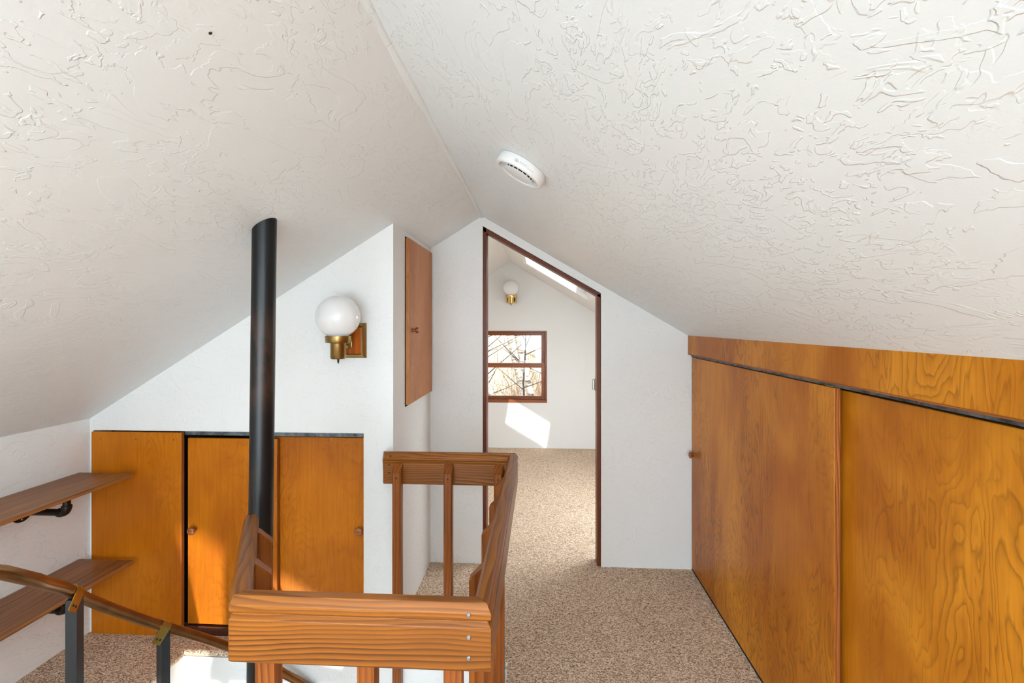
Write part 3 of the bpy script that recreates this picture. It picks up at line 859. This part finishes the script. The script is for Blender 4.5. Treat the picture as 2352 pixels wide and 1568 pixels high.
# ------------------------------------------------------------------ globe wall sconces
def sconce(label, gx, wall_y, gz, brass, plate=.165):
    """globe centre at (gx, wall_y-.132, gz)"""
    gy = wall_y - .132
    t = thing('wall_sconce', label, 'wall lamp', (gx, wall_y, gz - .11), 'globe wall lamps')
    zc = gz - .11
    p = plate / 2
    # stepped backplate frame
    g = G()
    def ring(a, ya, b, yb):
        v = [(-a, ya, -a), (a, ya, -a), (a, ya, a), (-a, ya, a), (-b, yb, -b), (b, yb, -b), (b, yb, b), (-b, yb, b)]
        g.add([(gx + q[0], wall_y - q[1], zc + q[2]) for q in v], [(0, 1, 5, 4), (1, 2, 6, 5), (2, 3, 7, 6), (3, 0, 4, 7)])
    ring(p, .0005, p, .012); ring(p, .012, p - .012, .026); ring(p - .012, .026, p - .016, .026); ring(p - .016, .026, p - .018, .018)
    v = [(-p, .0005, -p), (p, .0005, -p), (p, .0005, p), (-p, .0005, p)]
    g.add([(gx + q[0], wall_y - q[1], zc + q[2]) for q in v], [(0, 1, 2, 3)])
    bp = obj('backplate', g, brass, t)
    q = p - .0185
    obj('wood_inset', G().cbox(gx - q, gx + q, wall_y - .021, wall_y - .012, zc - q, zc + q, .003), M['jamb'] if brass == M['farbrass'] else M['inset'], bp)
    obj('arm', G().tube([(gx, wall_y - .020, zc - .012), (gx, gy + .02, zc - .012)], .012, 14).cbox(gx - .024, gx + .024, wall_y - .034, wall_y - .0215, zc - .036, zc + .012, .003), brass, t, smooth=True)
    prof = [(0, -.076), (.030, -.076), (.034, -.070), (.034, -.010), (.036, -.004), (.054, -.004), (.056, .000), (.056, .026), (.053, .027), (.050, .004), (0, .002)]
    obj('cup', G().lathe(prof, 36, Matrix.Translation((gx, gy, gz - .112))), brass, t, smooth=True)
    R = .0955
    gp = [(.046, -.088 - .012)]
    for k in range(22):
        a = math.radians(-61 + 151 * k / 21); gp.append((R * math.cos(a) if k < 21 else 0, R * math.sin(a)))
    obj('globe', G().lathe(gp, 40, Matrix.Translation((gx, gy, gz))), M['globe'], t, smooth=True)
    obj('finial', G().lathe([(0, -.022), (.004, -.019), (.0025, -.014), (.0065, -.010), (.003, -.006), (.0075, -.002), (.0075, .001), (0, .001)], 16, Matrix.Translation((gx, gy, gz - .188))), M['screw_dark'], t, smooth=True)
sconce('white globe lamp on a square brass and wood plate above the small closet', -.899, YC, 1.535, M['lampbrass'])
sconce('white globe lamp with shiny brass high on the far wall above the window', -.344, YF, 1.935, M['farbrass'], .13)

# ------------------------------------------------------------------ smoke detector on the right slope
nrm = Vector((-SR, 0, -1)).normalized()
sx = -0.052
smp = Vector((sx, 1.525, zr(sx) - .001))
SM = frame_z(smp, nrm, (0, -1, 0)) @ Matrix.Diagonal((1, 1, 0.70, 1))      # local Z points down out of the ceiling, X toward the camera
sm = thing('smoke_detector', 'round white smoke detector on the right ceiling slope', 'smoke detector', M=SM)
R = .0815
obj('base', G().lathe([(0, 0), (R * .97, 0), (R * .97, .009), (R * .9, .010), (0, .010)], 48), M['white_plastic'], sm, SM, smooth=True)
body = obj('body', G().lathe([(R, .0102), (R, .036), (R * .985, .042), (R * .94, .046), (R * .88, .047), (R * .85, .046), (R * .83, .026), (R * .5, .026), (0, .026)], 64), M['white_plastic'], sm, SM, smooth=True)
obj('face_disc', G().lathe([(0, .051), (R * .35, .0505), (R * .56, .0485), (R * .62, .0465), (R * .62, .0445), (R * .5, .044), (0, .044)], 48), M['white_plastic'], sm, SM, smooth=True)
obj('vent_core', G().lathe([(R * .56, .0262), (R * .56, .0439)], 48), M['dark'], sm, SM)
for k in range(18):
    a = 2 * math.pi * k / 18
    Mr = SM @ Matrix.Rotation(a, 4, 'Z')
    obj('vent_rib', G().box(R * .562, R * .61, -.0014, .0014, .0264, .0444), M['white_plastic'], sm, Mr)
# printed emblem and lines of small print on the rim
def rim_pt(a, z):
    a = -a
    return Vector((R * 1.004 * math.cos(a), R * 1.004 * math.sin(a), z))
A0 = -0.12
em = G()
for k in range(24):
    q0, q1 = 2 * math.pi * k / 24, 2 * math.pi * (k + 1) / 24
    pts = []
    for q, rr in ((q0, .0066), (q1, .0066), (q1, .0056), (q0, .0056)):
        pts.append(rim_pt(A0 + rr * math.cos(q) / R, .0235 + rr * math.sin(q)))
    em.add(pts, [(0, 1, 2, 3)])
for (u0, v0, u1, v1) in ((-.003, .003, .003, -.003), (-.001, -.004, .0005, .003), (.001, .0035, .004, .001), (-.0035, -.001, .002, -.0005)):
    d = Vector((u1 - u0, v1 - v0)).normalized(); nn = Vector((-d.y, d.x)) * .0005
    pts = [rim_pt(A0 + (u + s_ * nn.x) / R, .0235 + w_ + s_ * nn.y) for u, w_, s_ in ((u0, v0, 1), (u1, v1, 1), (u1, v1, -1), (u0, v0, -1))]
    em.add(pts, [(0, 1, 2, 3)])
obj('emblem', em, M['grey_print'], body, SM)
pr = G(); rnd = random.Random(3)
for zrow, a0_, a1_ in ((.0195, .12, .52), (.0235, .14, .40), (.0275, .02, .75)):
    a = A0 + a0_
    while a < A0 + a1_:
        w_ = rnd.uniform(.008, .022)
        pr.add([rim_pt(a, zrow), rim_pt(a + w_, zrow), rim_pt(a + w_, zrow + .0013), rim_pt(a, zrow + .0013)], [(0, 1, 2, 3)]); a += w_ + .008
obj('small_print', pr, M['grey_print'], body, SM)

# ceiling screw left over at top left
hx, hy = -0.601, .858
nl = Vector((SL, 0, -1)).normalized()
hk = thing('ceiling_screw', 'tiny dark screw left in the plaster of the left ceiling slope', 'screw', M=frame_z((hx, hy, zl(hx)), nl))
obj('screw_head', G().lathe([(0, .0018), (.0016, .0016), (.0022, 0), (.0022, -.002)], 14), M['screw_dark'], hk, WM[hk.name])
obj('anchor', G().lathe([(.0021, .0004), (.0034, .0003), (.0035, -.002)], 14), M['screw_dark'], hk, WM[hk.name])

# ------------------------------------------------------------------ outside, beyond the far window
gr = G(); nx, ny = 24, 30
for j in range(ny + 1):
    for i in range(nx + 1):
        x = -16 + 32 * i / nx; y = 8.2 + 40 * (j / ny) ** 1.2
        z = -3.2 + 0.035 * (y - 8) + max(0, y - 22) * 0.16 + 0.25 * noise.noise(Vector((x * .3, y * .3, 0)))
        gr.v.append((x, y, z))
for j in range(ny):
    for i in range(nx):
        a = j * (nx + 1) + i; gr.f.append((a, a + 1, a + nx + 2, a + nx + 1))
struct('ground', gr, M['grass'], 'pale dry grass slope outside the far window', smooth=True)
def gz_(x, y): return -3.2 + 0.035 * (y - 8) + max(0, y - 22) * 0.16
rnd = random.Random(11)
def branch(g, p, d, L, r, depth, wob=.18):
    pts = [Vector(p)]; dv = Vector(d).normalized(); n = max(3, int(L / .35))
    rr = [r]
    for k in range(n):
        dv = (dv + Vector((rnd.uniform(-wob, wob), rnd.uniform(-wob, wob), rnd.uniform(-wob * .6, wob))) * .5).normalized()
        pts.append(pts[-1] + dv * (L / n)); rr.append(r * (1 - .75 * (k + 1) / n))
    g.tube(pts, rr, 6 if r < .03 else 9)
    if depth > 0:
        for k in range(1, n + 1):
            if rnd.random() < .8:
                q = pts[k]; sd_ = Vector((rnd.uniform(-1, 1), rnd.uniform(-.5, .5), rnd.uniform(-.1, .9))).normalized()
                branch(g, q, (dv * .4 + sd_), L * rnd.uniform(.3, .55), max(.0035, rr[k] * .45), depth - 1, wob * 1.4)
def birch(x, y, lean, h, r, label, mat='birch'):
    z0 = gz_(x, y) - .2
    t = thing('birch_tree', label, 'tree', (x, y, z0), 'leaning birches outside the window')
    tr = G(); n = 9
    pts = [(x + lean * h * k / n + .05 * math.sin(k * 1.3 + x), y + .04 * math.sin(k), z0 + h * k / n) for k in range(n + 1)]
    tr.tube(pts, [r * (1 - .55 * k / n) for k in range(n + 1)], 12)
    obj('trunk', tr, M[mat], t, smooth=True)
    br = G()
    for k in range(4, n + 1):
        for _ in range(2):
            branch(br, pts[k], (rnd.choice((-1, 1)) * rnd.uniform(.5, 1), rnd.uniform(-.3, .3), rnd.uniform(.1, .9)), rnd.uniform(.8, 1.7), .014, 1)
    obj('branches', br, M['twig'], t, kind='stuff')
TR = [(-0.75, 11.5, -.42, 6.5, .085, 'pale birch leaning left, second trunk in the window'),
      (-0.1, 12.5, -.40, 7, .095, 'thick pale birch leaning left across the middle of the window'),
      (0.35, 11.0, -.45, 6.5, .07, 'pale birch leaning left, lower right in the window'),
      (0.55, 13.9, -.28, 8, .12, 'upright pale birch at the right of the window'),
      (-1.35, 14.0, -.30, 8, .11, 'pale birch at the left of the window'),
      (-0.35, 19.0, -.2, 10, .14, 'distant birch behind the thick leaning trunk'),
      (2.2, 29.0, -.25, 10, .2, 'distant birch leaning in from the right')]
for a in TR: birch(*a)
birch(-0.15, 12.0, -.44, 6.6, .055, 'dark grey trunk leaning beside the thick pale birch', 'twig')
# young tree with dark upright stems close to the window
yt = thing('young_tree', 'young dark-stemmed tree with thin spreading branches just outside the window', 'tree', (-.28, 8.9, gz_(-.28, 8.9)))
g = G()
st = [(-.22, 8.9, gz_(-.28, 8.9) - .1), (-.24, 8.9, -1.5), (-.27, 8.9, -.2), (-.30, 8.9, .45), (-.27, 8.9, .9), (-.25, 8.9, 1.5), (-.22, 8.9, 2.1)]
g.tube(st, [.035, .03, .022, .017, .013, .009, .005], 8)
obj('trunk', g, M['twig'], yt, smooth=True)
g = G()
for k, (p, d, L) in enumerate([((-.28, 8.9, .35), (.8, .1, .35), 1.0), ((-.27, 8.9, .75), (.7, .1, -.45), .9), ((-.28, 8.9, .7), (-.6, 0, .5), .8), ((-.26, 8.9, 1.1), (.4, .1, 1), .9), ((-.26, 8.9, 1.2), (-.5, 0, .9), .8), ((-.28, 8.9, .1), (-.9, 0, .05), .9), ((-.26, 8.9, .95), (.9, 0, .35), .9), ((-.29, 8.9, .3), (-.8, .1, .6), .9), ((-.28, 8.9, -.1), (.7, .1, .3), .9), ((-.25, 8.9, 1.4), (.7, 0, .3), .8)]):
    branch(g, p, d, L, .009, 2, .25)
obj('branches', g, M['twig'], yt, kind='stuff')
# brush thicket on the slope: each bush its own thing
BL = ['tangled tan brush nearest behind the birch trunks', 'tangled tan brush midway up the slope behind the birches', 'tangled tan brush farthest up the slope']
for k, (x, y) in enumerate([(-1.0, 16.6), (-.5, 20.4), (-.2, 24.6)]):
    t = thing('brush', BL[k], 'bush', (x, y, gz_(x, y)), 'brush outside the window')
    g = G()
    for _ in range(52):
        branch(g, (x + rnd.uniform(-1.3, 1.3), y + rnd.uniform(-.4, .4), gz_(x, y) - .1), (rnd.uniform(-.5, .5), rnd.uniform(-.12, .12), 1), rnd.uniform(1.6, 3.2), .012, 1, .3)
    obj('stems', g, M['tan_twig'], t, kind='stuff')
